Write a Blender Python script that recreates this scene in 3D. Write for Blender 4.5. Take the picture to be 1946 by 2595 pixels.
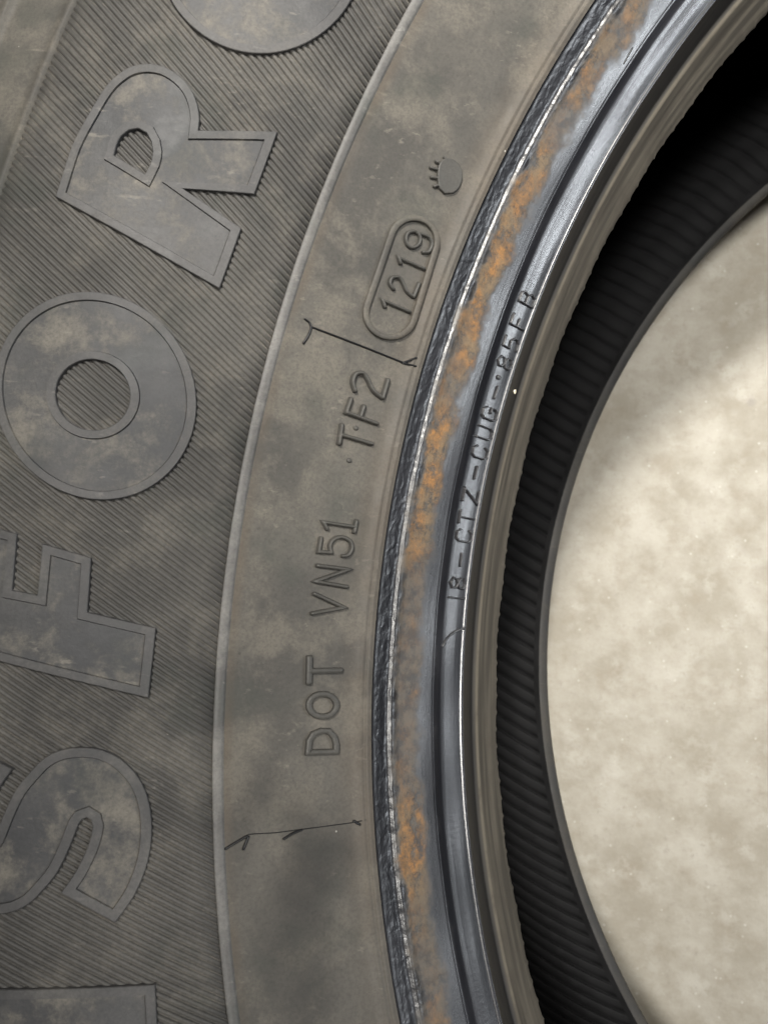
import bpy, bmesh, math, random
import numpy as np
from mathutils import Matrix, Vector
from mathutils.geometry import delaunay_2d_cdt
from mathutils import noise as mnoise

for o in list(bpy.data.objects): bpy.data.objects.remove(o)
scene = bpy.context.scene
col = scene.collection
rnd = random.Random(7)

# ------------------------------------------------------------------ camera
ZO = 0.2003                         # height of the bead edge above the floor (tire lies flat)
CAM_R = np.array([[-0.96689403, -0.09851761, -0.23539376],      # rows: right, down, forward
                  [-0.07142363, 0.99008034, -0.12099414],
                  [0.24497878, -0.10017583, -0.96433925]])
CAM_P = np.array([0.20258881, 0.0, 0.17455892 + ZO])
F_PX, PW, PH = 2180.0, 1946.0, 2595.0
cam = bpy.data.cameras.new('camera')
cam.sensor_fit = 'HORIZONTAL'; cam.sensor_width = 36.0
cam.lens = 36.0 * F_PX / PW
cam.clip_start = 0.01; cam.clip_end = 200
cam.dof.use_dof = True; cam.dof.focus_distance = 0.178; cam.dof.aperture_fstop = 48
cam_o = bpy.data.objects.new('camera', cam); col.objects.link(cam_o)
right, down, fwd = CAM_R
m = Matrix(((right[0], -down[0], -fwd[0], CAM_P[0]), (right[1], -down[1], -fwd[1], CAM_P[1]),
            (right[2], -down[2], -fwd[2], CAM_P[2]), (0, 0, 0, 1)))
cam_o.matrix_world = m
scene.camera = cam_o

# ------------------------------------------------------------------ light
world = bpy.data.worlds.new('World'); scene.world = world; world.use_nodes = True
bg = world.node_tree.nodes['Background']
bg.inputs[0].default_value = (1.0, 0.97, 0.93, 1); bg.inputs[1].default_value = 0.07
def area(name, loc, target, sx, sy, power, color):
    l = bpy.data.lights.new(name, 'AREA'); l.shape = 'RECTANGLE'; l.size = sx; l.size_y = sy
    l.energy = power; l.color = color
    o = bpy.data.objects.new(name, l); col.objects.link(o); o.location = loc
    d = Vector(target) - Vector(loc); o.rotation_euler = d.to_track_quat('-Z', 'Y').to_euler()
    return o
def spot(name, loc, target, half, blend, power, radius, color):
    l = bpy.data.lights.new(name, 'SPOT'); l.spot_size = math.radians(2 * half); l.spot_blend = blend
    l.energy = power; l.shadow_soft_size = radius; l.color = color
    o = bpy.data.objects.new(name, l); col.objects.link(o); o.location = loc
    d = Vector(target) - Vector(loc); o.rotation_euler = d.to_track_quat('-Z', 'Y').to_euler()
    return o
spot('added_spot', (0.12, -0.66, 1.80), (0.240, -0.180, .2), 9.4, 1.0, 182, .10, (1.0, 0.96, 0.89))  # unseen key spot; narrow cone added so the lower left falls dark
spot('added_spot', (-0.10, 0.16, 1.90), (0.05, 0.13, 0.0), 9.5, .8, 140, .12, (1.0, 0.97, 0.92))  # unseen spot added to brighten the floor inside the hole
spot('added_spot', (0.02, 0.16, 1.95), (0.12, -0.23, 0.0), 7.0, 1.0, 170, .12, (1.0, 0.97, 0.92))  # unseen spot added to fill the shaded floor at the upper right
area('ceiling_and_added_lamp', (-0.3, -0.5, 2.5), (0.2, 0, .2), 1.3, 0.25, 5, (1.0, 0.97, 0.93))  # overhead ceiling tube
area('ceiling_and_added_lamp', (-2.4, -0.5, 1.15), (0.2, 0, .2), 0.8, 0.18, 26, (0.90, 0.95, 1.0))  # unseen low side lamp, added for cool highlights on the bead
scene.view_settings.view_transform = 'Standard'; scene.view_settings.look = 'None'
scene.view_settings.gamma = 1; scene.view_settings.use_curve_mapping = False
scene.view_settings.exposure = 0.0
scene.render.engine = 'CYCLES'

# ------------------------------------------------------------------ node helper
class NT:
    def __init__(s, name):
        s.m = bpy.data.materials.new(name); s.m.use_nodes = True
        s.t = s.m.node_tree; s.b = s.t.nodes['Principled BSDF']
        s.geo = s.t.nodes.new('ShaderNodeTexCoord')
    def put(s, sock, v):
        if hasattr(v, 'is_output') or isinstance(v, bpy.types.NodeSocket): s.t.links.new(v, sock)
        elif isinstance(v, (tuple, list)) and len(v) == 3 and sock.type == 'RGBA': sock.default_value = (*v, 1)
        else: sock.default_value = v
    def obj(s): return s.geo.outputs['Object']
    def uv(s):
        n = s.t.nodes.new('ShaderNodeSeparateXYZ'); s.t.links.new(s.geo.outputs['UV'], n.inputs[0])
        return n.outputs[0], n.outputs[1]
    def comb(s, x, y, z):
        n = s.t.nodes.new('ShaderNodeCombineXYZ')
        for i, v in enumerate((x, y, z)): s.put(n.inputs[i], v)
        return n.outputs[0]
    def noise(s, scale, detail=4, rough=.55, vec=None, dist=0.0):
        n = s.t.nodes.new('ShaderNodeTexNoise'); s.t.links.new(vec or s.obj(), n.inputs['Vector'])
        n.inputs['Scale'].default_value = scale; n.inputs['Detail'].default_value = detail
        n.inputs['Roughness'].default_value = rough; n.inputs['Distortion'].default_value = dist
        return n.outputs[0]
    def voro(s, scale, vec=None, feat='F1'):
        n = s.t.nodes.new('ShaderNodeTexVoronoi'); n.feature = feat
        s.t.links.new(vec or s.obj(), n.inputs['Vector']); n.inputs['Scale'].default_value = scale
        return n.outputs['Distance'], n.outputs['Color']
    def ramp(s, v, lo, hi, a=0.0, b=1.0, smooth=True):
        n = s.t.nodes.new('ShaderNodeMapRange'); n.clamp = True
        n.interpolation_type = 'SMOOTHSTEP' if smooth else 'LINEAR'
        s.put(n.inputs[0], v)
        for i, q in zip((1, 2, 3, 4), (lo, hi, a, b)): n.inputs[i].default_value = q
        return n.outputs[0]
    def math(s, op, a, b=0.0):
        n = s.t.nodes.new('ShaderNodeMath'); n.operation = op
        s.put(n.inputs[0], a); s.put(n.inputs[1], b); return n.outputs[0]
    def mix(s, f, a, b):
        n = s.t.nodes.new('ShaderNodeMix'); n.data_type = 'RGBA'
        s.put(n.inputs[0], f); s.put(n.inputs[6], a); s.put(n.inputs[7], b); return n.outputs[2]
    def band(s, v, a0, a1, b0, b1):          # 0 below a0, 1 between a1 and b0, 0 above b1
        return s.math('MULTIPLY', s.ramp(v, a0, a1), s.ramp(v, b0, b1, 1.0, 0.0))
    def bump(s, h, strength=.5, dist=.0005, normal=None):
        n = s.t.nodes.new('ShaderNodeBump'); s.put(n.inputs['Height'], h)
        n.inputs['Strength'].default_value = strength; n.inputs['Distance'].default_value = dist
        if normal is not None: s.t.links.new(normal, n.inputs['Normal'])
        return n.outputs[0]
    def out(s, color, rough, normal=None, spec=0.5):
        s.put(s.b.inputs['Base Color'], color); s.put(s.b.inputs['Roughness'], rough)
        s.put(s.b.inputs['Specular IOR Level'], spec)
        if normal is not None: s.t.links.new(normal, s.b.inputs['Normal'])
        return s.m

def dusty_rubber(name, dark, light, dust, dust_amt, spots=True, rough=.62, shade_patches=(), edge=False):
    """rubber under a film of brown garage dust; smudges, scuffs and specks; shadow patches painted in where given"""
    n = NT(name)
    big = n.noise(30, 5, .6); mid = n.noise(85, 8, .72, dist=.15); fine = n.noise(1700, 3, .7)
    c = n.mix(n.ramp(big, .36, .66), dark, light)
    c = n.mix(n.math('MULTIPLY', n.ramp(mid, .45, .66), dust_amt), c, dust)
    for sc_, rot_ in ((900, .6), (700, -.35)):            # fine scuffs and wipe marks
        mp0 = n.t.nodes.new('ShaderNodeMapping'); mp0.inputs['Rotation'].default_value = (0, 0, rot_); mp0.inputs['Scale'].default_value = (.07, 1, 1)
        n.t.links.new(n.obj(), mp0.inputs['Vector'])
        sn = n.math('MULTIPLY', n.ramp(n.noise(sc_, 3, .6, vec=mp0.outputs[0]), .60, .70), n.ramp(n.noise(70 + sc_ * .03, 3, .6), .5, .66))
        c = n.mix(n.math('MULTIPLY', sn, .45), c, tuple(1.35 * q for q in dust))
    pores = n.ramp(n.noise(650, 5, .75), .58, .74, 0, .45)
    c = n.mix(pores, c, tuple(.5 * q for q in dark))
    grn = n.ramp(n.noise(70, 4, .6), .52, .7, 0, .45)
    c = n.mix(grn, c, tuple(.85 * dark[i] * k for i, k in enumerate((.92, 1.06, 1.0))))
    c = n.mix(n.ramp(fine, .35, .75, 0, .38), c, tuple(.55 * q for q in dark))
    if spots:
        d, cc = n.voro(330)
        sp = n.math('MULTIPLY', n.ramp(d, .05, .11, 1, 0), n.ramp(cc, .86, .9))
        c = n.mix(n.math('MULTIPLY', sp, .7), c, tuple(.35 * q for q in dark))
        d2, cc2 = n.voro(260)
        sp2 = n.math('MULTIPLY', n.ramp(d2, .028, .06, 1, 0), n.ramp(cc2, .84, .88))
        c = n.mix(sp2, c, (.75, .72, .66))
    if edge:                                             # brown dirt caught beside the lip and the ridge
        ln = n.t.nodes.new('ShaderNodeVectorMath'); ln.operation = 'LENGTH'
        sp3 = n.t.nodes.new('ShaderNodeSeparateXYZ'); n.t.links.new(n.obj(), sp3.inputs[0])
        n.t.links.new(n.comb(sp3.outputs[0], sp3.outputs[1], 0.0), ln.inputs[0]); rr = ln.outputs['Value']
        br = n.math('MULTIPLY', n.math('ADD', n.ramp(rr, .2436, .2495, .8, 0), n.band(rr, .2630, .2648, .2655, .2660)), n.ramp(n.noise(55, 4, .6), .35, .65, .25, 1.0))
        c = n.mix(n.math('MULTIPLY', br, .5), c, (.10, .074, .05))
        st = n.noise(230, 5, .65, vec=n.comb(n.math('MULTIPLY', rr, 1.0), n.math('MULTIPLY', sp3.outputs[1], .25), 0.0))
        c = n.mix(n.ramp(st, .55, .75, 0, .35), c, tuple(1.25 * q for q in light))
    for (cx, cy, rx, ry, ang, amt) in shade_patches:  # soft cast shadow painted into the colour as dark ellipses
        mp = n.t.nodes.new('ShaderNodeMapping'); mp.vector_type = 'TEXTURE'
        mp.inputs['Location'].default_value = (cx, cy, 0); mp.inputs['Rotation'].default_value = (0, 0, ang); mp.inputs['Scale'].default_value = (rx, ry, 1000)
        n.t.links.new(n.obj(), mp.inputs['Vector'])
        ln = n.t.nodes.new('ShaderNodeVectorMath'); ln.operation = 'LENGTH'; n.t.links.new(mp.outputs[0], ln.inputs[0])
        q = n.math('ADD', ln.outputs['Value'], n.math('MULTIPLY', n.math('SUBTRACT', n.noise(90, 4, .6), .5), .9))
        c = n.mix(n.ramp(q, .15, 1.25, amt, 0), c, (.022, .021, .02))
    nb = n.bump(n.math('ADD', n.math('MULTIPLY', n.noise(420, 4, .6), .5), n.math('MULTIPLY', fine, .3)), .35, .0003)
    return n.out(c, n.ramp(mid, .3, .7, rough - .08, rough + .1), nb, .38)

M = {}
M['sidewall'] = dusty_rubber('sidewall_rubber', (.100, .092, .080), (.138, .127, .110), (.190, .172, .144), .55)
M['rib'] = dusty_rubber('rib_rubber', (.070, .067, .063), (.118, .112, .103), (.175, .163, .143), .6, spots=False)
M['floor_gap'] = M['rib']
M['ridge'] = dusty_rubber('scuffed_ridge_rubber', (.10, .097, .093), (.165, .16, .153), (.24, .232, .215), .7, spots=False, rough=.5)
M['border'] = dusty_rubber('letter_border_rubber', (.062, .061, .062), (.100, .097, .096), (.165, .157, .145), .6, spots=False, rough=.55)
M['face'] = dusty_rubber('letter_face_rubber', (.044, .045, .048), (.090, .088, .087), (.215, .196, .164), .8, rough=.55)
M['small'] = dusty_rubber('small_letter_rubber', (.062, .060, .055), (.084, .080, .072), (.11, .103, .09), .3, spots=False, rough=.5)

def flash_mat():
    n = NT('black_mould_flash'); return n.out((.012, .012, .013), .4)
M['flash'] = flash_mat()

def bead_mat():
    n = NT('bead_rubber'); u, v = n.uv()
    th = n.math('MULTIPLY', u, .235)                      # metres along the ring
    tv = n.math('MULTIPLY', v, .022)
    flat = n.comb(th, tv, 0.0)
    streak = n.comb(n.math('MULTIPLY', th, .25), tv, 0.0)
    wob = n.noise(110, 5, .65, vec=flat)
    wv = n.math('ADD', v, n.math('MULTIPLY', n.math('SUBTRACT', wob, .5), .34))
    big = n.noise(34, 3, .5, vec=flat)
    rust = n.band(wv, .245, .30, .42, .53)
    rust = n.math('MULTIPLY', rust, n.ramp(n.noise(260, 7, .75, vec=flat), .36, .56))
    rust = n.math('MULTIPLY', rust, n.ramp(big, .38, .60, .12, 1.0))
    rcol = n.mix(n.ramp(n.noise(420, 5, .7, vec=flat), .38, .66), (.15, .085, .036), (.36, .168, .042))
    rcol = n.mix(n.ramp(n.noise(160, 5, .6, vec=flat), .42, .62), rcol, (.19, .13, .07))
    rcol = n.mix(n.ramp(n.noise(900, 4, .7, vec=flat), .56, .72, 0, .8), rcol, (.05, .04, .033))
    black = n.mix(n.ramp(n.noise(90, 4, .6, vec=streak), .4, .65), (.010, .0105, .0135), (.024, .0245, .029))
    film = n.math('MULTIPLY', n.band(wv, .20, .27, .44, .56), .7)      # dirt film round the rust
    black = n.mix(film, black, n.mix(n.ramp(n.noise(380, 6, .7, vec=flat), .4, .6), (.045, .04, .035), (.12, .10, .075)))
    grey = n.band(wv, .50, .57, .62, .68)
    black = n.mix(n.math('MULTIPLY', grey, .2), black, (.06, .06, .065))
    rcol = n.mix(n.ramp(n.noise(1500, 5, .75, vec=flat), .48, .66, 0, .35), rcol, (.10, .062, .032))
    c = n.mix(rust, black, rcol)
    rough = n.mix(rust, n.mix(n.band(v, .0, .03, .23, .26), (.27,) * 3, (.33,) * 3), (.75,) * 3)
    rough = n.mix(film, rough, (.6,) * 3)
    # relief: pitted glossy strip beside the sidewall, finer drawn grain elsewhere
    pit = n.math('MULTIPLY', n.noise(640, 3, .5, vec=n.comb(n.math('MULTIPLY', th, .75), tv, 0.0), dist=.3),
                 n.band(v, .02, .08, .24, .30))
    grain = n.noise(2600, 3, .6, vec=flat)
    drawn = n.noise(1300, 4, .65, vec=n.comb(n.math('MULTIPLY', th, .12), tv, 0.0))
    cross = n.noise(1100, 3, .6, vec=n.comb(th, n.math('MULTIPLY', tv, .35), 0.0))
    h = n.math('ADD', n.math('MULTIPLY', pit, .85), n.math('MULTIPLY', grain, .035))
    h = n.math('ADD', h, n.math('MULTIPLY', drawn, .07))
    h = n.math('ADD', h, n.math('MULTIPLY', n.math('MULTIPLY', cross, n.ramp(v, .72, .8)), .05))
    h = n.math('ADD', h, n.math('MULTIPLY', n.math('MULTIPLY', n.noise(700, 6, .7, vec=flat), rust), .5))
    return n.out(c, rough, n.bump(h, .7, .00035), .85)
M['bead'] = bead_mat()
def bead_text_mat():
    n = NT('bead_text_rubber'); return n.out(n.mix(n.ramp(n.noise(900), .4, .65), (.03, .03, .033), (.06, .06, .064)), .24, n.bump(n.noise(2200), .15, .0002), .65)
M['bead_text'] = bead_text_mat()

def base_mat():
    n = NT('bead_base_rubber'); u, v = n.uv()
    th = n.math('MULTIPLY', u, .225); tv = n.math('MULTIPLY', v, .018)
    st = n.comb(n.math('MULTIPLY', th, .06), tv, 0.0)
    wv = n.math('ADD', v, n.math('MULTIPLY', n.math('SUBTRACT', n.noise(60, 3, .5, vec=st), .5), .10))
    tan = n.ramp(wv, .30, .42)
    stripes = n.noise(420, 3, .5, vec=st)
    tc = n.mix(n.ramp(stripes, .36, .64), (.058, .052, .043), (.115, .102, .082))
    tc = n.mix(n.band(wv, .36, .39, .41, .45), tc, (.17, .15, .118))
    tc = n.mix(n.ramp(n.noise(200, 5, .6), .45, .7, 0, .5), tc, (.07, .06, .05))
    c = n.mix(tan, (.010, .010, .011), tc)
    return n.out(c, n.mix(tan, (.45,) * 3, (.62,) * 3), n.bump(stripes, .35, .0003), .28)
M['base'] = base_mat()
M['lower'] = dusty_rubber('lower_bead_rubber', (.022, .021, .02), (.04, .037, .032), (.06, .054, .045), .5, spots=False)

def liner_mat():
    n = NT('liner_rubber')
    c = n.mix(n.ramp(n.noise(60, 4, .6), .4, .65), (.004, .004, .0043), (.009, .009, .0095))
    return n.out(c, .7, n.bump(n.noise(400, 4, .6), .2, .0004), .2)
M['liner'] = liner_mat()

def concrete_mat():
    n = NT('concrete')
    a = n.noise(30, 8, .72); b = n.noise(65, 8, .74, dist=.2); f = n.noise(300, 5, .7)
    c = n.mix(n.ramp(a, .35, .66), (.285, .26, .21), (.39, .367, .315))
    c = n.mix(n.ramp(b, .48, .72, 0, .6), c, (.27, .235, .185))
    c = n.mix(n.ramp(n.noise(75, 7, .72), .50, .68, 0, .75), c, (.44, .42, .37))
    c = n.mix(n.ramp(f, .52, .74, 0, .6), c, (.24, .215, .175))
    dw, cw = n.voro(420)
    c = n.mix(n.math('MULTIPLY', n.ramp(dw, .1, .3, 1, 0), n.ramp(cw, .80, .86, 0, .6)), c, (.52, .50, .45))
    d, cc = n.voro(75)
    c = n.mix(n.math('MULTIPLY', n.math('MULTIPLY', n.ramp(d, .06, .2, 1, 0), n.ramp(cc, .78, .84)), .55), c, (.22, .2, .18))
    return n.out(c, n.ramp(b, .3, .7, .5, .75), n.bump(n.math('ADD', b, f), .25, .001), .35)
M['concrete'] = concrete_mat()

# ------------------------------------------------------------------ object helpers
def link(name, me, parent=None, kind=None, label=None):
    o = bpy.data.objects.new(name, me); col.objects.link(o)
    if parent is not None: o.parent = parent
    if kind: o['kind'] = kind
    if label: o['label'] = label
    return o

def mesh(name, verts, faces, mats, midx=None, smooth=True, uvs=None):
    me = bpy.data.meshes.new(name); me.from_pydata([tuple(v) for v in verts], [], faces)
    for mm in mats: me.materials.append(mm)
    if midx is not None: me.polygons.foreach_set('material_index', midx)
    me.polygons.foreach_set('use_smooth', [smooth] * len(me.polygons))
    if uvs is not None:
        l = me.uv_layers.new(name='UVMap')
        idx = np.empty(len(me.loops), dtype=np.int32); me.loops.foreach_get('vertex_index', idx)
        l.data.foreach_set('uv', np.asarray(uvs, dtype=np.float32)[idx].ravel())
    me.update(); return me

# ------------------------------------------------------------------ tire profile (r, z), z relative to the bead edge
CTL = np.array([(.2423, .0163), (.2535, .0240), (.2651, .0312), (.28, .0388), (.30, .0457), (.32, .0492),
                (.335, .0497), (.35, .0475), (.375, .038), (.395, .02), (.405, .0), (.41, -.02)])
def pchip(x, xs, ys):
    h = np.diff(xs); d = np.diff(ys) / h; mm = np.zeros(len(xs)); mm[0] = d[0]; mm[-1] = d[-1]
    for i in range(1, len(xs) - 1):
        if d[i - 1] * d[i] > 0:
            w1 = 2 * h[i] + h[i - 1]; w2 = h[i] + 2 * h[i - 1]
            mm[i] = (w1 + w2) / (w1 / d[i - 1] + w2 / d[i])
    x = np.clip(x, xs[0], xs[-1]); i = np.clip(np.searchsorted(xs, x) - 1, 0, len(xs) - 2)
    t = (x - xs[i]) / h[i]
    return ((2 * t**3 - 3 * t**2 + 1) * ys[i] + (t**3 - 2 * t**2 + t) * h[i] * mm[i]
            + (-2 * t**3 + 3 * t**2) * ys[i + 1] + (t**3 - t**2) * h[i] * mm[i + 1])
def zs(r): return pchip(np.asarray(r, float), CTL[:, 0], CTL[:, 1])
def sw(x, y, h):                     # point h above the sidewall over plan point (x, y)
    r = math.hypot(x, y); e = 1e-4
    s = float((zs(r + e) - zs(r - e)) / (2 * e)); q = 1 / math.sqrt(1 + s * s)
    rr = r - s * q * h
    return (x * rr / r, y * rr / r, float(zs(r)) + q * h + ZO)
def hit(u, v):                       # photo pixel -> plan point on the sidewall
    d = np.array([(u - PW / 2) / F_PX, (v - PH / 2) / F_PX, 1.0]) @ CAM_R
    c = CAM_P - np.array([0, 0, ZO]); z = .03
    for _ in range(50):
        P = c + (z - c[2]) / d[2] * d
        z = .5 * z + .5 * float(zs(math.hypot(P[0], P[1])))
    return (P[0], P[1])
ZF = 1659 / 800.0
def px(o, pts, f=ZF): return [hit(o[0] + a / f, o[1] + b / f) for a, b in pts]

TH_A, TH_B = math.radians(-62), math.radians(56)
def thetas(fine):
    n = int((TH_B - TH_A) / fine)
    a = list(np.linspace(TH_A, TH_B, n + 1))
    k = 130
    a += list(np.linspace(TH_B, TH_A + 2 * math.pi, k + 1))[1:-1]
    return a

def revolve(name, prof, mat, parent, fine=math.radians(.5), tvals=None, rmod=None, label=None):
    ths = thetas(fine); n = len(prof); V = []; U = []
    if tvals is None:
        tvals = np.linspace(0, 1, n)
    for th in ths:
        c, s = math.cos(th), math.sin(th)
        for i, (r, z) in enumerate(prof):
            if rmod: r, z = rmod(th, i, r, z)
            V.append((r * c, r * s, z + ZO)); U.append((th, tvals[i]))
    F = []; k = len(ths)
    for j in range(k):
        a = j * n; b = ((j + 1) % k) * n
        for i in range(n - 1): F.append((a + i, b + i, b + i + 1, a + i + 1))
    return link(name, mesh(name, V, F, [mat], uvs=U), parent, label=label)

tire = bpy.data.objects.new('tire', None); col.objects.link(tire)
tire['label'] = 'used black tire lying flat on the concrete floor, rust streak on its bead'
tire['category'] = 'tire'

# floor
fl = mesh('floor', [(-6, -6, 0), (6, -6, 0), (6, 6, 0), (-6, 6, 0)], [(0, 1, 2, 3)], [M['concrete']])
floor = link('floor', fl, None, 'structure')

# photographer's soft shadow, painted as dark patches beside the lower flash line
def shade_patch(u, v, ru, rv, amt):
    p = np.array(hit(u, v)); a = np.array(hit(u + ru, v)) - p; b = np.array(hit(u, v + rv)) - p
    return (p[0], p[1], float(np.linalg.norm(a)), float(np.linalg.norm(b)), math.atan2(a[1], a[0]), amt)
SHADE_PATCHES = [shade_patch(800, 2190, 110, 190, .62), shade_patch(745, 2060, 60, 90, .35), shade_patch(668, 2010, 55, 110, .35), shade_patch(735, 2350, 95, 190, .4), shade_patch(615, 2080, 40, 190, .3), shade_patch(790, 2500, 70, 180, .35)]
M['sidewall'] = dusty_rubber('sidewall_rubber', (.070, .066, .059), (.118, .109, .094), (.185, .167, .138), .65, shade_patches=SHADE_PATCHES, edge=True)
# upper sidewall with its lip beside the bead and the step at the shoulder
rs = sorted(set(list(np.round(np.linspace(.2423, .41, 85), 5)) +
                [.2425, .2427, .24315, .2433, .2436, .2438, .2441, .2443, .3171, .3172, .3174, .3178, .3186, .3188, .3296, .3299, .3302, .3312, .3316]))
def lip(r):
    pts = np.array([(.2420, 0), (.2425, .00005), (.2427, .0003), (.24315, .00034), (.2433, .0001), (.2436, .0001), (.2438, .00028), (.2441, .00022), (.2443, 0),
                    (.3171, 0), (.3172, -.0003), (.3174, -.0002), (.3178, .0004), (.3186, .00045), (.3188, .00032), (.3296, .0003), (.3299, .0010), (.3312, .0010), (.3316, .0004), (.40, 0)])
    return float(np.interp(r, pts[:, 0], pts[:, 1]))
prof = [(r, float(zs(r)) + lip(r)) for r in rs]
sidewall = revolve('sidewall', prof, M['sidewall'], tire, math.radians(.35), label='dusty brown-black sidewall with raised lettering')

# ridge between the smooth band and the ribbed band
def ridge_wob(th, i, r, z):
    return r, z
RA = .2651
pr = [(RA - .0001, -.0003), (RA + .00005, .00045), (RA + .0003, .00058), (RA + .0013, .0006), (RA + .00155, .0004), (RA + .0017, -.0003)]
revolve('ridge', [(r, float(zs(r)) + h) for r, h in pr], M['ridge'], sidewall, math.radians(.4), label='thin scuffed grey ridge round the smooth band')

# ribs of the lettered band
R_IN, R_OUT = RA + .0015, .3172
PITCH = math.radians(.252)
CS = [(-.50, -.12), (-.40, .26), (-.24, .46), (.0, .53), (.24, .46), (.40, .26), (.50, -.12)]     # across (of pitch), height mm
def rib_geom(k, seg=16):
    th0 = k * PITCH
    d = max(-28.0, min(22.0, math.degrees(th0)))
    al = math.radians(34.6 + .28 * d)
    p0 = np.array([R_IN * math.cos(th0), R_IN * math.sin(th0)])
    er = p0 / R_IN; et = np.array([-er[1], er[0]])
    dv = er * math.cos(al) - et * math.sin(al)
    bq = p0 @ dv; L = -bq + math.sqrt(bq * bq - R_IN**2 + R_OUT**2)
    nv = np.array([-dv[1], dv[0]])
    V = []
    wid = PITCH * R_IN * math.cos(al) * .90
    jit = rnd.uniform(-.02, .02)
    for i in range(seg + 1):
        f = i / seg; c = p0 + dv * L * f
        w = wid * (1 + .13 * f)
        hh = (.93 + .08 * math.sin(k * 1.7 + i * .8)) * (1 if 0 < i < seg else .55)
        for a, h in CS:
            q = c + nv * (a + jit) * w
            if a == CS[0][0]: hh *= .70 + .36 * max(0.0, min(1.0, .5 + .9 * mnoise.noise((q[0] * 55, q[1] * 55, 3.1)) + .35 * mnoise.noise((q[0] * 260, q[1] * 260, 7.7))))
            V.append(sw(q[0], q[1], h * .001 * hh))
    n = len(CS); F = []
    for i in range(seg):
        for j in range(n - 1): F.append((i * n + j, i * n + j + 1, (i + 1) * n + j + 1, (i + 1) * n + j))
    F.append(tuple(range(n - 1, -1, -1))); F.append(tuple(seg * n + j for j in range(n)))
    return V, F
K0, K1 = -152, 147
for k in range(K0, K1 + 1):
    V, F = rib_geom(k)
    link('rib', mesh('rib', V, F, [M['rib']]), sidewall)
AV, AF = [], []
for k in range(K1 + 1, K0 + round(2 * math.pi / PITCH)):
    V, F = rib_geom(k, 6); o = len(AV); AV += V; AF += [tuple(i + o for i in f) for f in F]
link('ribbing', mesh('ribbing', AV, AF, [M['rib']]), sidewall, 'stuff')

# ------------------------------------------------------------------ bordered letters
def resample(P, step, closed=True, smooth=False):
    P = [np.array(p, float) for p in P]; n = len(P); out = []
    rng = range(n if closed else n - 1)
    for i in rng:
        a, b = P[i], P[(i + 1) % n]
        k = max(1, int(np.linalg.norm(b - a) / step + .5))
        if smooth:
            p0 = P[(i - 1) % n] if closed or i > 0 else a
            p3 = P[(i + 2) % n] if closed or i + 2 < n else b
        for j in range(k):
            t = j / k
            if smooth:
                out.append(.5 * ((2 * a) + (b - p0) * t + (2 * p0 - 5 * a + 4 * b - p3) * t * t + (3 * a - p0 - 3 * b + p3) * t**3))
            else: out.append(a + (b - a) * t)
    if not closed: out.append(P[-1])
    return out
def area2(P): return sum(P[i][0] * P[(i + 1) % len(P)][1] - P[(i + 1) % len(P)][0] * P[i][1] for i in range(len(P)))
def offset(P, d):                    # P counter-clockwise: positive d moves inwards
    n = len(P); out = []
    for i in range(n):
        a, b, c = P[i - 1], P[i], P[(i + 1) % n]
        e1 = b - a; e2 = c - b
        e1 = e1 / (np.linalg.norm(e1) + 1e-12); e2 = e2 / (np.linalg.norm(e2) + 1e-12)
        n1 = np.array([-e1[1], e1[0]]); n2 = np.array([-e2[1], e2[0]])
        mm = n1 + n2; L = np.linalg.norm(mm)
        mm = n1 if L < 1e-6 else mm / L
        out.append(b + mm * d / max(.42, float(mm @ n1)))
    return out
def clean(P, O, d):                  # drop offset points that fell too close to the outline
    return O
def inside(p, poly):
    x, y = p; r = False; n = len(poly)
    for i in range(n):
        x1, y1 = poly[i]; x2, y2 = poly[(i + 1) % n]
        if (y1 > y) != (y2 > y) and x < (x2 - x1) * (y - y1) / (y2 - y1) + x1: r = not r
    return r
def corner_flags(P):
    n = len(P); C = []
    for i in range(n):
        e1 = P[i] - P[i - 1]; e2 = P[(i + 1) % n] - P[i]
        c = float(e1 @ e2) / (np.linalg.norm(e1) * np.linalg.norm(e2) + 1e-15); C.append(c < math.cos(math.radians(52)))
    return C
def curve_outline(P, step):
    """smooth the curved runs of an outline, leave its straight edges and corners alone"""
    P = [np.array(p, float) for p in P]; C = corner_flags(P); n = len(P); out = []
    for i in range(n):
        j = (i + 1) % n; a, b = P[i], P[j]
        if C[i] and C[j]: out.append(a); continue
        p0 = a if C[i] else P[i - 1]; p3 = b if C[j] else P[(i + 2) % n]
        k = 1 if (C[i] or C[j]) else max(1, int(np.linalg.norm(b - a) / step + .5))
        if k == 1 and np.linalg.norm(b - a) > 3 * step: k = 2
        for q in range(k):
            t = q / k
            out.append(.5 * ((2 * a) + (b - p0) * t + (2 * p0 - 5 * a + 4 * b - p3) * t * t + (3 * a - p0 - 3 * b + p3) * t**3))
    return out
def divide(P, counts):
    out = []
    for i, k in enumerate(counts):
        a, b = P[i], P[(i + 1) % len(P)]
        out += [a + (b - a) * (q / k) for q in range(k)]
    return out
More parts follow.
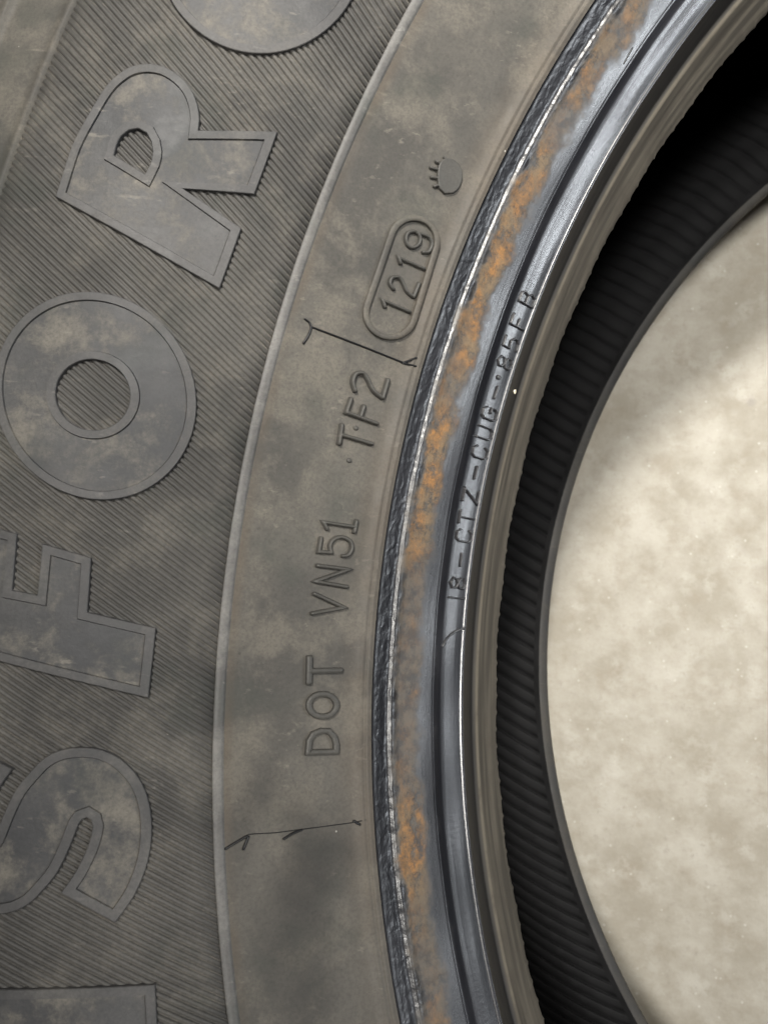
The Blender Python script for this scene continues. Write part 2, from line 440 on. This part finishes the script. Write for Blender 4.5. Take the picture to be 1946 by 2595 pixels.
def plate(name, outer, holes=(), w=.00155, h_border=.00108, h_face=.00066, base=-.0002, step=.0011, mats=None, label=None, mapf=sw, parent=None):
    """letter plate: raised rim of width w round a slightly lower face; holes stay open"""
    mats = mats or [M['border'], M['face']]
    V, F, MI = [], [], []
    inner = []
    for li, L in enumerate([outer] + list(holes)):
        L = curve_outline(list(L), max(.0007, w * .75))
        if (area2(L) < 0) == (li == 0): L = L[::-1]         # outer ccw, holes cw
        rings = [(L, base), (offset(L, .00012), h_border * .9), (offset(L, .00024), h_border), (offset(L, max(w, .0003)), h_border * .98), (offset(L, max(w, .0003) + .00014), h_face)]
        cnt = [max(1, int(np.linalg.norm(L[(i + 1) % len(L)] - L[i]) / step + .5)) for i in range(len(L))]
        rings = [(divide(P, cnt), h) for P, h in rings]
        n = len(rings[0][0]); off = len(V)
        for P, h in rings: V += [mapf(p[0], p[1], h) for p in P]
        for k in range(len(rings) - 1):
            for i in range(n):
                j = (i + 1) % n
                F.append((off + k * n + i, off + k * n + j, off + (k + 1) * n + j, off + (k + 1) * n + i)); MI.append(0 if k < 3 else 1)
        inner.append(rings[-1][0])
    pts = []; E = []
    for L in inner:
        o = len(pts); pts += [Vector(p) for p in L]
        E += [(o + i, o + (i + 1) % len(L)) for i in range(len(L))]
    A = np.array([p[:] for p in pts]); lo = A.min(0); hi = A.max(0); g = .0021
    for x in np.arange(lo[0], hi[0], g):
        for y in np.arange(lo[1], hi[1], g):
            q = (x + .00013, y + .00017)
            if inside(q, inner[0]) and not any(inside(q, H) for H in inner[1:]):
                if min(np.hypot(A[:, 0] - q[0], A[:, 1] - q[1])) > g * .4: pts.append(Vector(q))
    # unit scale for the triangulation
    c = lo; sc = 1000.0
    r = delaunay_2d_cdt([Vector(((p[0] - c[0]) * sc, (p[1] - c[1]) * sc)) for p in pts], E, [], 0, 1e-4)
    vv = [(p[0] / sc + c[0], p[1] / sc + c[1]) for p in r[0]]
    off = len(V); V += [mapf(p[0], p[1], h_face) for p in vv]
    for t in r[2]:
        q = (sum(vv[i][0] for i in t) / 3, sum(vv[i][1] for i in t) / 3)
        if inside(q, inner[0]) and not any(inside(q, H) for H in inner[1:]):
            F.append(tuple(off + i for i in t)); MI.append(1)
    me = mesh(name, V, F, mats, MI)
    bm = bmesh.new(); bm.from_mesh(me); bmesh.ops.remove_doubles(bm, verts=bm.verts, dist=2e-6)
    bmesh.ops.recalc_face_normals(bm, faces=bm.faces)
    up = sum(f.normal.z * f.calc_area() for f in bm.faces)
    if up < 0: bmesh.ops.reverse_faces(bm, faces=bm.faces)
    bm.to_mesh(me); bm.free()
    try: me.set_sharp_from_angle(angle=math.radians(32))
    except Exception: pass
    return link(name, me, parent or sidewall, label=label)

S1 = .0011
R_out = px((0, 0), [(300, 1045), (325, 965), (390, 770), (480, 600), (560, 470), (630, 400), (705, 357), (790, 345), (870, 360), (950, 408), (1010, 475), (1045, 560), (1056, 640), (1050, 692),
                    (1462, 698), (1338, 1032), (975, 1004), (1272, 1205), (1155, 1527)])
R_hole = px((0, 0), [(612, 825), (624, 778), (650, 728), (690, 697), (735, 690), (775, 712), (798, 755), (806, 805), (795, 865), (768, 920)])
plate('raised_letter', R_out, [R_hole], label='large raised letter R with a raised rim')

def ell(o, cx, cy, rx, ry, skew=0, n=90):
    P = []
    for i in range(n):
        a = 2 * math.pi * i / n; y = ry * math.sin(a)
        P.append((cx + rx * math.cos(a) + skew * y, cy + y))
    return [np.array(q) for q in px(o, P)]
plate('raised_letter', ell((0, 700), 507, 633, 528, 548, .07), [ell((0, 700), 495, 628, 190, 182, .03, 60)], label='large raised letter O with a raised rim')

F_out = px((0, 1250), [(785, 1078), (825, 705), (470, 622), (489, 338), (230, 262), (203, 532), (80, 508), (105, 212), (-130, 152), (-190, 830)])
plate('raised_letter', F_out, label='large raised letter F with a raised rim')

half = [(225, 965), (310, 862), (365, 752), (400, 665), (424, 604), (440, 582), (462, 574), (481, 586), (489, 618), (467, 710), (402, 850), (322, 965),
        (610, 1125), (700, 1000), (757, 880), (791, 760), (803, 640), (796, 530), (770, 430), (720, 340), (640, 262), (540, 212), (430, 200), (320, 215), (240, 256)]
S_c = (202, 640)
S_pts = [(x, y) for x, y in half]
S_all = half + [(2 * S_c[0] - x, 2 * S_c[1] - y) for x, y in half]
S_all = px((0, 1795), S_all)
plate('raised_letter', S_all, w=.00165, label='large raised letter S with a raised rim')

def nframe(pts):       # letter frame: a = along the stem from the foot (image left), b = along the word (image down)
    return px((0, 1795), [(830 - 1010 * a + 40 * b - 10, 1440 + 20 * a + 760 * b) for a, b in pts])
N_out = nframe([(0, 0), (0, .42), (.50, .55), (0, .62), (0, 1.0), (1, 1.0), (1, .60), (.52, .45), (1, .38), (1, 0)])
plate('raised_letter', N_out, label='large raised letter N with a raised rim')

C_pts = []
for i in range(61):
    a = math.radians(-52 + 284 * i / 60); C_pts.append((662 + 262 * math.cos(a), -128 + 271 * math.sin(a)))
for i in range(41):
    a = math.radians(232 - 284 * i / 40); C_pts.append((662 + 100 * math.cos(a), -128 + 100 * math.sin(a)))
plate('raised_letter', px((0, 0), C_pts, 1.0), label='large raised letter C with a raised rim')

# emblem: toothed disc
# ------------------------------------------------------------------ moulded strokes
ROUND = [(-1, -.35), (-.86, .45), (-.5, .88), (0, 1), (.5, .88), (.86, .45), (1, -.35)]
FLAT = [(-1, -.35), (-.9, .8), (-.78, 1), (0, 1), (.78, 1), (.9, .8), (1, -.35)]
def sweep(P, hw, h, closed=False, sec=ROUND, mapf=sw):
    P = [np.array(p, float) for p in P]; n = len(P); V, F = [], []; m_ = len(sec)
    if not closed:                                           # rounded ends
        d0 = P[0] - P[1]; d0 /= np.linalg.norm(d0); d1 = P[-1] - P[-2]; d1 /= np.linalg.norm(d1)
        P = [P[0] + d0 * hw * .75] + [P[0] + d0 * hw * .3] + P[1:-1] + [P[-1] + d1 * hw * .3] + [P[-1] + d1 * hw * .75]
        n = len(P)
    for i in range(n):
        a = P[i - 1] if (closed or i) else P[i]; c = P[(i + 1) % n] if (closed or i < n - 1) else P[i]
        b = P[i]
        e1 = b - a; e2 = c - b
        if np.linalg.norm(e1) < 1e-9: e1 = e2
        if np.linalg.norm(e2) < 1e-9: e2 = e1
        e1 = e1 / np.linalg.norm(e1); e2 = e2 / np.linalg.norm(e2)
        n1 = np.array([-e1[1], e1[0]]); n2 = np.array([-e2[1], e2[0]]); mm = n1 + n2; L = np.linalg.norm(mm)
        mm = n1 if L < 1e-6 else mm / L
        mm = mm / max(.5, float(mm @ n1))
        k = 1.0
        if not closed and i in (0, n - 1): k = .62
        for s_, t in sec:
            q = b + mm * s_ * hw * k; V.append(mapf(q[0], q[1], t * h * (k if t > 0 else 1)))
    R = n if closed else n - 1
    for i in range(R):
        j = (i + 1) % n
        for s_ in range(m_ - 1): F.append((i * m_ + s_, i * m_ + s_ + 1, j * m_ + s_ + 1, j * m_ + s_))
    if not closed: F.append(tuple(range(m_))); F.append(tuple((n - 1) * m_ + s_ for s_ in range(m_ - 1, -1, -1)))
    return V, F
def moulded(name, strokes, hw, h, mat, label=None, sec=ROUND, mapf=sw, parent=None, step=.00025):
    V, F = [], []
    for s_ in strokes:
        pts, closed, smooth = s_
        v, f = sweep(resample(pts, step, closed, smooth), hw, h, closed, sec, mapf)
        o = len(V); V += v; F += [tuple(i + o for i in q) for q in f]
    me = mesh(name, V, F, [mat])
    bm = bmesh.new(); bm.from_mesh(me); bmesh.ops.recalc_face_normals(bm, faces=bm.faces)
    bm.to_mesh(me); bm.free()
    return link(name, me, parent or sidewall, label=label)
def txt(ch, o, strokes, hw, h, sec=ROUND):
    kind = 'moulded_digit' if ch.isdigit() else 'moulded_letter'
    moulded(kind, [(px(o, p), c, s_) for p, c, s_ in strokes], hw, h, M['small'], 'small moulded %s %s' % ('digit' if ch.isdigit() else 'letter', ch), sec)

o1 = (600, 1250); o2 = (600, 700); o3 = (700, 0); o4 = (500, 1795)
def circ(cx, cy, rx, ry, n=20): return [(cx + rx * math.cos(2 * math.pi * i / n), cy + ry * math.sin(2 * math.pi * i / n)) for i in range(n)]
txt('D', o1, [([(372, 1362), (378, 1300), (400, 1265), (440, 1248), (480, 1250), (508, 1280), (519, 1320), (518, 1358)], True, False)], .00052, .00085, FLAT)
txt('O', o1, [(circ(448, 1114, 73, 60), True, False)], .00052, .00085, FLAT)
txt('T', o1, [([(379, 862), (376, 998)], False, False), ([(380, 934), (544, 931)], False, False)], .00052, .00085, FLAT)
txt('V', o1, [([(405, 528), (562, 601), (394, 632)], False, False)], .00044, .0010)
txt('N', o1, [([(422, 380), (586, 401), (410, 463), (574, 492)], False, False)], .00044, .0010)
txt('5', o1, [([(440, 236), (428, 308), (494, 312)], False, False), ([(494, 312), (486, 275), (508, 242), (550, 231), (592, 252), (602, 290), (583, 324), (556, 330)], False, True)], .00042, .0010)
txt('1', o1, [([(472, 188), (452, 152), (612, 176)], False, False), ([(625, 146), (614, 204)], False, False)], .00042, .0010)
txt('T', o2, [([(549, 782), (534, 880)], False, False), ([(545, 833), (704, 880)], False, False)], .00046, .00115)
txt('F', o2, [([(597, 645), (572, 716), (732, 774)], False, False), ([(664, 684), (646, 738)], False, False)], .00046, .00115)
txt('2', o2, [([(618, 602), (606, 555), (622, 515), (660, 510), (685, 545), (715, 602), (762, 640)], False, True), ([(762, 640), (790, 545)], False, False)], .00046, .00115)
txt('1', o2, [([(775, 160), (763, 126), (903, 186)], False, False)], .00040, .0009)
txt('2', o3, [([(612, 1518), (594, 1490), (606, 1460), (642, 1458), (664, 1490), (684, 1532), (718, 1560)], False, True), ([(718, 1560), (747, 1490)], False, False)], .00040, .0009)
txt('1', o3, [([(650, 1384), (640, 1354), (772, 1412)], False, False)], .00040, .0009)
txt('9', o3, [([(678, 1250), (692, 1222), (730, 1218), (752, 1248), (745, 1284), (712, 1302), (685, 1284)], True, True), ([(738, 1226), (792, 1242), (814, 1278), (798, 1322), (768, 1326)], False, True)], .00038, .0009)
# emblem: smooth disc with teeth on one side
em = px(o3, [(848, 990), (880, 1022), (925, 1018), (958, 985), (975, 930), (966, 880), (935, 843), (893, 830), (860, 846), (844, 880), (840, 935)])
emblem = plate('emblem', em, w=.0004, h_border=.00075, h_face=.00072, base=-.0002, mats=[M['small'], M['small']], label='small moulded emblem, a smooth disc with teeth on one side')
moulded('emblem_tooth', [(px(o3, [(a0_, b0_), (a1_, b1_)]), False, False) for a0_, b0_, a1_, b1_ in ((850, 893, 808, 880), (846, 935, 812, 931), (850, 972, 828, 980), (862, 860, 838, 849), (888, 842, 882, 828))], .00034, .0007, M['small'])
# pill frame round the date code
c1 = np.array((1046, 612.)); c2 = np.array((987, 793.)); ax = (c2 - c1) / np.linalg.norm(c2 - c1); a0 = math.atan2(ax[1], ax[0])
pill = []
for i in range(17):
    a = a0 + math.pi / 2 + math.pi * i / 16; pill.append((c1[0] + 59 * math.cos(a), c1[1] + 59 * math.sin(a)))
for i in range(17):
    a = a0 - math.pi / 2 + math.pi * i / 16; pill.append((c2[0] + 62 * math.cos(a), c2[1] + 62 * math.sin(a)))
moulded('date_code_frame', [([hit(*p) for p in pill], True, False)], .00056, .00085, M['sidewall'], 'raised pill-shaped frame round the digits 1219', FLAT)
# vent stubs
for o, a, b in ((o2, 590, 968), (o2, 625, 797)):
    q = hit(o[0] + a / ZF, o[1] + b / ZF); rr = .00018
    moulded('vent_dot', [([(q[0] + rr * math.cos(t), q[1] + rr * math.sin(t)) for t in np.linspace(0, 2 * math.pi, 10)[:-1]], True, False)], .00030, .00035, M['small'])
# black mould flash lines
moulded('mould_flash', [(px(o2, [(390, 265), (640, 360), (890, 460)]), False, False), (px(o2, [(358, 224), (383, 245), (389, 275), (375, 312), (350, 352)]), False, True),
                        (px(o2, [(942, 428), (872, 456), (940, 472)]), False, False), (px(o2, [(384, 250), (392, 268)]), False, False)], .00021, .00042, M['flash'], 'black hair-thin rubber flash line with forked ends')
moulded('mould_flash', [(px(o4, [(148, 740), (200, 708), (262, 672)]), False, False), (px(o4, [(268, 678), (242, 742)]), False, False), (px(o4, [(455, 688), (500, 660), (548, 640)]), False, True), (px(o4, [(822, 594), (852, 612)]), False, False)], .00024, .0004, M['flash'], 'broken black rubber flash line across the smooth band')
moulded('mould_flash', [(px(o4, [(270, 664), (420, 655), (545, 638), (820, 602), (884, 588)]), False, False)], .00009, .0002, M['flash'])

# ------------------------------------------------------------------ bead
PB = np.array((.2423, .0163)); PC = np.array((.2275, 0.0)); PD = np.array((.2228, -.0170))
def chord(A, B, tbl):
    d = B - A; L = np.linalg.norm(d); d = d / L; nn = np.array([d[1], -d[0]])
    if nn[0] > 0: nn = -nn                                    # outward: towards the axis and up
    tbl = np.array(tbl); 
    return L, d, nn, tbl
BT = [(0, 0), (.012, -.30), (.03, -.72), (.07, -.86), (.12, -.96), (.17, -1.05), (.195, -.92), (.215, -.55), (.235, -.40), (.27, -.38), (.33, -.36), (.42, -.28), (.52, -.13), (.60, -.04), (.636, -.01), (.645, -.05), (.656, -.04),
      (.685, -.14), (.715, -.27), (.748, -.36), (.782, -.33), (.815, -.23), (.85, -.12), (.89, -.03), (.925, .01), (.95, .03), (.967, .32), (.98, .38), (.99, .30), (1.0, 0.0)]
LB, dB, nB, TB = chord(PB, PC, BT)
tt = np.linspace(0, 1, 181); tt = np.array(sorted(set(list(np.round(tt, 4)) + [.012, .636, .645, .656, .985])))
def bead_rz(t, h=0.0):
    o = float(pchip(np.array(t), TB[:, 0], TB[:, 1])) * .001 + h
    return PB + dB * LB * t + nB * o
def bead_wob(th, i, r, z):           # ragged, chafed ridge where the rim flange sat; slightly uneven elsewhere
    t = tt[i]; w = max(0.0, 1 - abs(t - .212) / .05)
    o = .00006 * math.sin(th * 23 + 9 * t) + .00003 * math.sin(th * 71 + 5)
    o *= min(1.0, t * 8, (1 - t) * 8)
    if w > 0:
        o += w * .00011 * (math.sin(th * 190 + 2 * math.sin(th * 37)) + math.sin(th * 431 + 1.7) * .8 + math.sin(th * 873 + 3 * math.sin(th * 59)) * .7) * .5
    return r + nB[0] * o, z + nB[1] * o
revolve('bead', [tuple(bead_rz(t)) for t in tt], M['bead'], tire, math.radians(.14), tvals=tt, rmod=bead_wob, label='glossy black bead with an orange rust streak')
DT = [(0, 0.0), (.02, -.35), (.06, -.55), (.20, -.75), (.33, -.80), (.38, -.30), (.42, -.12), (.50, -.10), (.62, -.18), (.74, .02), (.88, .08), (1.0, -.10)]
LD, dD, nD, TD = chord(PC, PD, DT)
td = np.linspace(0, 1, 60)
base_prof = []
for t in td:
    q = PC + dD * LD * t + nD * float(pchip(np.array(t), TD[:, 0], TD[:, 1])) * .001
    base_prof.append(tuple(q))
base_prof += [(PD[0] + .0005, PD[1] - .0009), (PD[0] + .0016, PD[1] - .0012), (PD[0] + .003, PD[1] - .001)]
tb = list(td) + [1.01, 1.02, 1.03]
def toe_wob(th, i, r, z):
    f = tb[i]
    if f > .8:
        k = min(1, (f - .8) / .2); w = max(0.0, math.sin(th / .0163 * 2 * math.pi + 1.3 * math.sin(th * 9)))**3
        r -= k * .00022 * w; r += k * .00012 * math.sin(th * 61)
    return r, z
revolve('bead_base', base_prof, M['base'], tire, math.radians(.1), tvals=tb, rmod=toe_wob, label='tan-stained inner bead face with a ragged toe')

# text on the bead
def bead_map(u, v, h):                                        # u metres along ring (th = u / .23), v = metres from B
    q = bead_rz(v / LB, h); th = u / .23
    return (q[0] * math.cos(th), q[0] * math.sin(th), q[1] + ZO)
def th_plane(u, v, z):
    d = np.array([(u - PW / 2) / F_PX, (v - PH / 2) / F_PX, 1.0]) @ CAM_R
    c = CAM_P - np.array([0, 0, ZO]); P = c + (z - c[2]) / d[2] * d
    return math.atan2(P[1], P[0])
G = {'1': [[(.5, 0), (.5, 1)]], '8': [[(.5, .52), (.15, .62), (.12, .85), (.5, 1), (.88, .85), (.85, .62), (.5, .52), (.12, .38), (.1, .14), (.5, 0), (.9, .14), (.88, .38), (.5, .52)]],
     '-': [[(.5, .02), (.5, .98)]], 'C': [[(.95, .8), (.75, 1), (.25, 1), (.05, .8), (.05, .2), (.25, 0), (.75, 0), (.95, .2)]],
     'T': [[(0, 1), (1, 1)], [(.5, 1), (.5, 0)]], 'Z': [[(0, 1), (1, 1), (0, 0), (1, 0)]], 'U': [[(.05, 1), (.05, .2), (.25, 0), (.75, 0), (.95, .2), (.95, 1)]],
     'G': [[(.95, .8), (.75, 1), (.25, 1), (.05, .8), (.05, .2), (.25, 0), (.75, 0), (.95, .2), (.95, .48), (.55, .48)]],
     '5': [[(.9, 1), (.12, 1), (.08, .55), (.7, .6), (.95, .42), (.95, .18), (.7, 0), (.1, 0)]], 'F': [[(.9, 1), (.05, 1), (.05, 0)], [(.05, .52), (.7, .52)]],
     'B': [[(.05, 0), (.05, 1), (.75, 1), (.92, .8), (.75, .53), (.05, .53)], [(.75, .53), (.96, .3), (.78, 0), (.05, 0)]]}
CH = [('1', o1, 1130, 548), ('8', o1, 1135, 470), ('-', o1, 1145, 345), ('C', o1, 1175, 220), ('T', o1, 1190, 125), ('Z', o2, 1212, 1150), ('-', o2, 1232, 1025), ('C', o2, 1262, 920), ('U', o2, 1287, 817),
      ('G', o2, 1313, 716), ('-', o2, 1342, 602), ('.', o2, 1385, 530), ('8', o2, 1402, 448), ('5', o2, 1428, 345), ('F', o2, 1472, 230), ('B', o2, 1525, 112)]
bead_o = [o for o in tire.children if o.name == 'bead'][0]
for ch, o, a, b in CH:
    th = th_plane(o[0] + a / ZF, o[1] + b / ZF, .0030)
    if ch == '.':
        uc = th * .23; vc = .835 * LB
        moulded('moulded_dot', [([(uc + .00022 * math.cos(t), vc + .00026 * math.sin(t)) for t in np.linspace(0, 2 * math.pi, 12)[:-1]], True, False)], .00032, .0006, M['bead_text'], None, ROUND, bead_map, bead_o)
        continue
    Hh = .158 * LB; Wd = .0026 if ch != '-' else .0001
    t0 = .932 * LB
    st = []
    for g in G[ch]:
        if ch == '-': pts = [(th * .23 - .0013, t0 - Hh * .5), (th * .23 + .0013, t0 - Hh * .5)]
        else: pts = [(th * .23 - (x - .5) * Wd, t0 - y * Hh) for x, y in g]
        st.append((pts, False, False))
    nm = 'moulded_digit' if ch.isdigit() else ('moulded_dash' if ch == '-' else 'moulded_letter')
    moulded(nm, st, .00024, .00062, M['bead_text'], None if ch == '-' else 'small glossy %s %s on the bead' % ('digit' if ch.isdigit() else 'letter', ch), ROUND, bead_map, bead_o)
# mould join marks on the bead edge
def bead_px(o, pts, f=ZF):
    out = []
    for a, b in pts:
        u, v = o[0] + a / f, o[1] + b / f
        best = None
        d = np.array([(u - PW / 2) / F_PX, (v - PH / 2) / F_PX, 1.0]) @ CAM_R; c = CAM_P - np.array([0, 0, ZO])
        for t in np.linspace(0, 1, 201):
            q = bead_rz(t); P = c + (q[1] - c[2]) / d[2] * d; e = abs(math.hypot(P[0], P[1]) - q[0])
            if best is None or e < best[0]: best = (e, t, math.atan2(P[1], P[0]))
        out.append((best[2] * .23, best[1] * LB))
    return out
moulded('mould_join_mark', [(bead_px((900, 1500), [(915, 570), (960, 490), (1040, 420), (1135, 385)], 4.1475), False, True)], .00030, .0004, M['bead_text'], None, ROUND, bead_map, bead_o)
moulded('mould_join_mark', [(bead_px((1146, 0), [(900, 332), (945, 250)]), False, False)], .00016, .0002, M['flash'], None, ROUND, bead_map, bead_o)

# ------------------------------------------------------------------ inside and underside
ZM = -.0756
inner_up = [(PD[0] + .003, PD[1] - .001), (.2300, -.0168), (.2400, -.0130), (.2520, -.0040), (.2650, .0070), (.2850, .0200), (.3100, .0290), (.3350, .0310), (.3600, .0230), (.3800, .0050), (.3900, -.0200), (.3940, -.0500), (.3945, ZM)]
def low(r, z):
    k = max(0.0, min(1.0, (.262 - r) / .03)); return (r - .0051 * k, 2 * ZM - z)
ip = np.array(inner_up); d = np.r_[0, np.cumsum(np.hypot(*np.diff(ip, axis=0).T))]
ss = np.linspace(0, d[-1], 46); iu = np.c_[pchip(ss, d, ip[:, 0]), pchip(ss, d, ip[:, 1])]
liner_prof = [tuple(q) for q in iu] + [low(*q) for q in iu[::-1][1:]]
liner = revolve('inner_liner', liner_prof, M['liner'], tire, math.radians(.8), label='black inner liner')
lower_toe = [low(*q) for q in base_prof]
revolve('lower_bead', [low(*bead_rz(t)) for t in np.linspace(0, 1, 40)] + [low(*q) for q in base_prof[::3]] + [low(*base_prof[-1])], M['lower'], tire, math.radians(.5),
        tvals=list(np.linspace(0, .2, 40)) + list(np.linspace(.3, 1, len(base_prof[::3]) + 1)), label='tan edge of the lower bead against the floor')
revolve('lower_sidewall', [low(r, float(zs(r))) for r in np.linspace(.2423, .41, 40)], M['sidewall'], tire, math.radians(1))
tread_prof = [(.41, -.02)]
for g in (-.035, -.062, -.089, -.116):
    tread_prof += [(.4135, g + .005), (.4135, g + .004), (.4055, g + .003), (.4055, g - .003), (.4135, g - .004), (.4135, g - .005)]
tread_prof += [(.41, 2 * ZM + .02)]
revolve('tread', tread_prof, M['sidewall'], tire, math.radians(1))

# slanted liner slats on the lower inside wall (bladder pattern)
def liner_pt(r):
    zz = np.interp(r, [low(*q)[0] for q in iu[:30]], [low(*q)[1] for q in iu[:30]]); return float(zz)
NS = 276; SP = 2 * math.pi / NS
def slat_mesh(c):
    V, F = [], []; seg = 14; sec = [(-.5, -.1), (-.46, .75), (-.36, 1.0), (.1, .9), (.40, .75), (.5, -.1)]
    for i in range(seg + 1):
        f = i / seg; r = .2225 + f * .075
        th0 = -c * math.log(r / .2225)
        for a, h in sec:
            th = th0 + a * SP * .86; q = liner_pt(r)
            V.append((r * math.cos(th), r * math.sin(th), q + h * .0011 * min(1, f * 8 + .2) + ZO))
    n = len(sec)
    for i in range(seg):
        for j in range(n - 1): F.append((i * n + j, i * n + j + 1, (i + 1) * n + j + 1, (i + 1) * n + j))
    return mesh('liner_slat', V, F, [M['liner']])
far_slat = slat_mesh(.5)
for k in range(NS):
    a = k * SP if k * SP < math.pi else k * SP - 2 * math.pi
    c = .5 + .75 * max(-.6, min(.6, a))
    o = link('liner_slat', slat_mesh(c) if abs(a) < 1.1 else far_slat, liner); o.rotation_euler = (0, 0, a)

# crumb of grit stuck on the bead edge
bm = bmesh.new(); bmesh.ops.create_icosphere(bm, subdivisions=2, radius=.00042)
for v in bm.verts:
    v.co = v.co * rnd.uniform(.75, 1.2); v.co.y *= 1.35; v.co.z *= .6
me = bpy.data.meshes.new('grit_crumb'); bm.to_mesh(me); bm.free()
n = NT('grit'); me.materials.append(n.out(n.mix(n.ramp(n.noise(3000), .4, .6), (.75, .62, .42), (.85, .78, .62)), .8))
th = th_plane(1310, 994, -.0045); q = PC + dD * LD * .24 + nD * (-.00062)
crumb = link('grit_crumb', me); crumb.location = (q[0] * math.cos(th), q[0] * math.sin(th), q[1] + ZO); crumb.rotation_euler = (0, math.radians(-65), th)
crumb['label'] = 'tiny cream crumb of grit stuck to the bead edge of the tire'; crumb['category'] = 'grit'
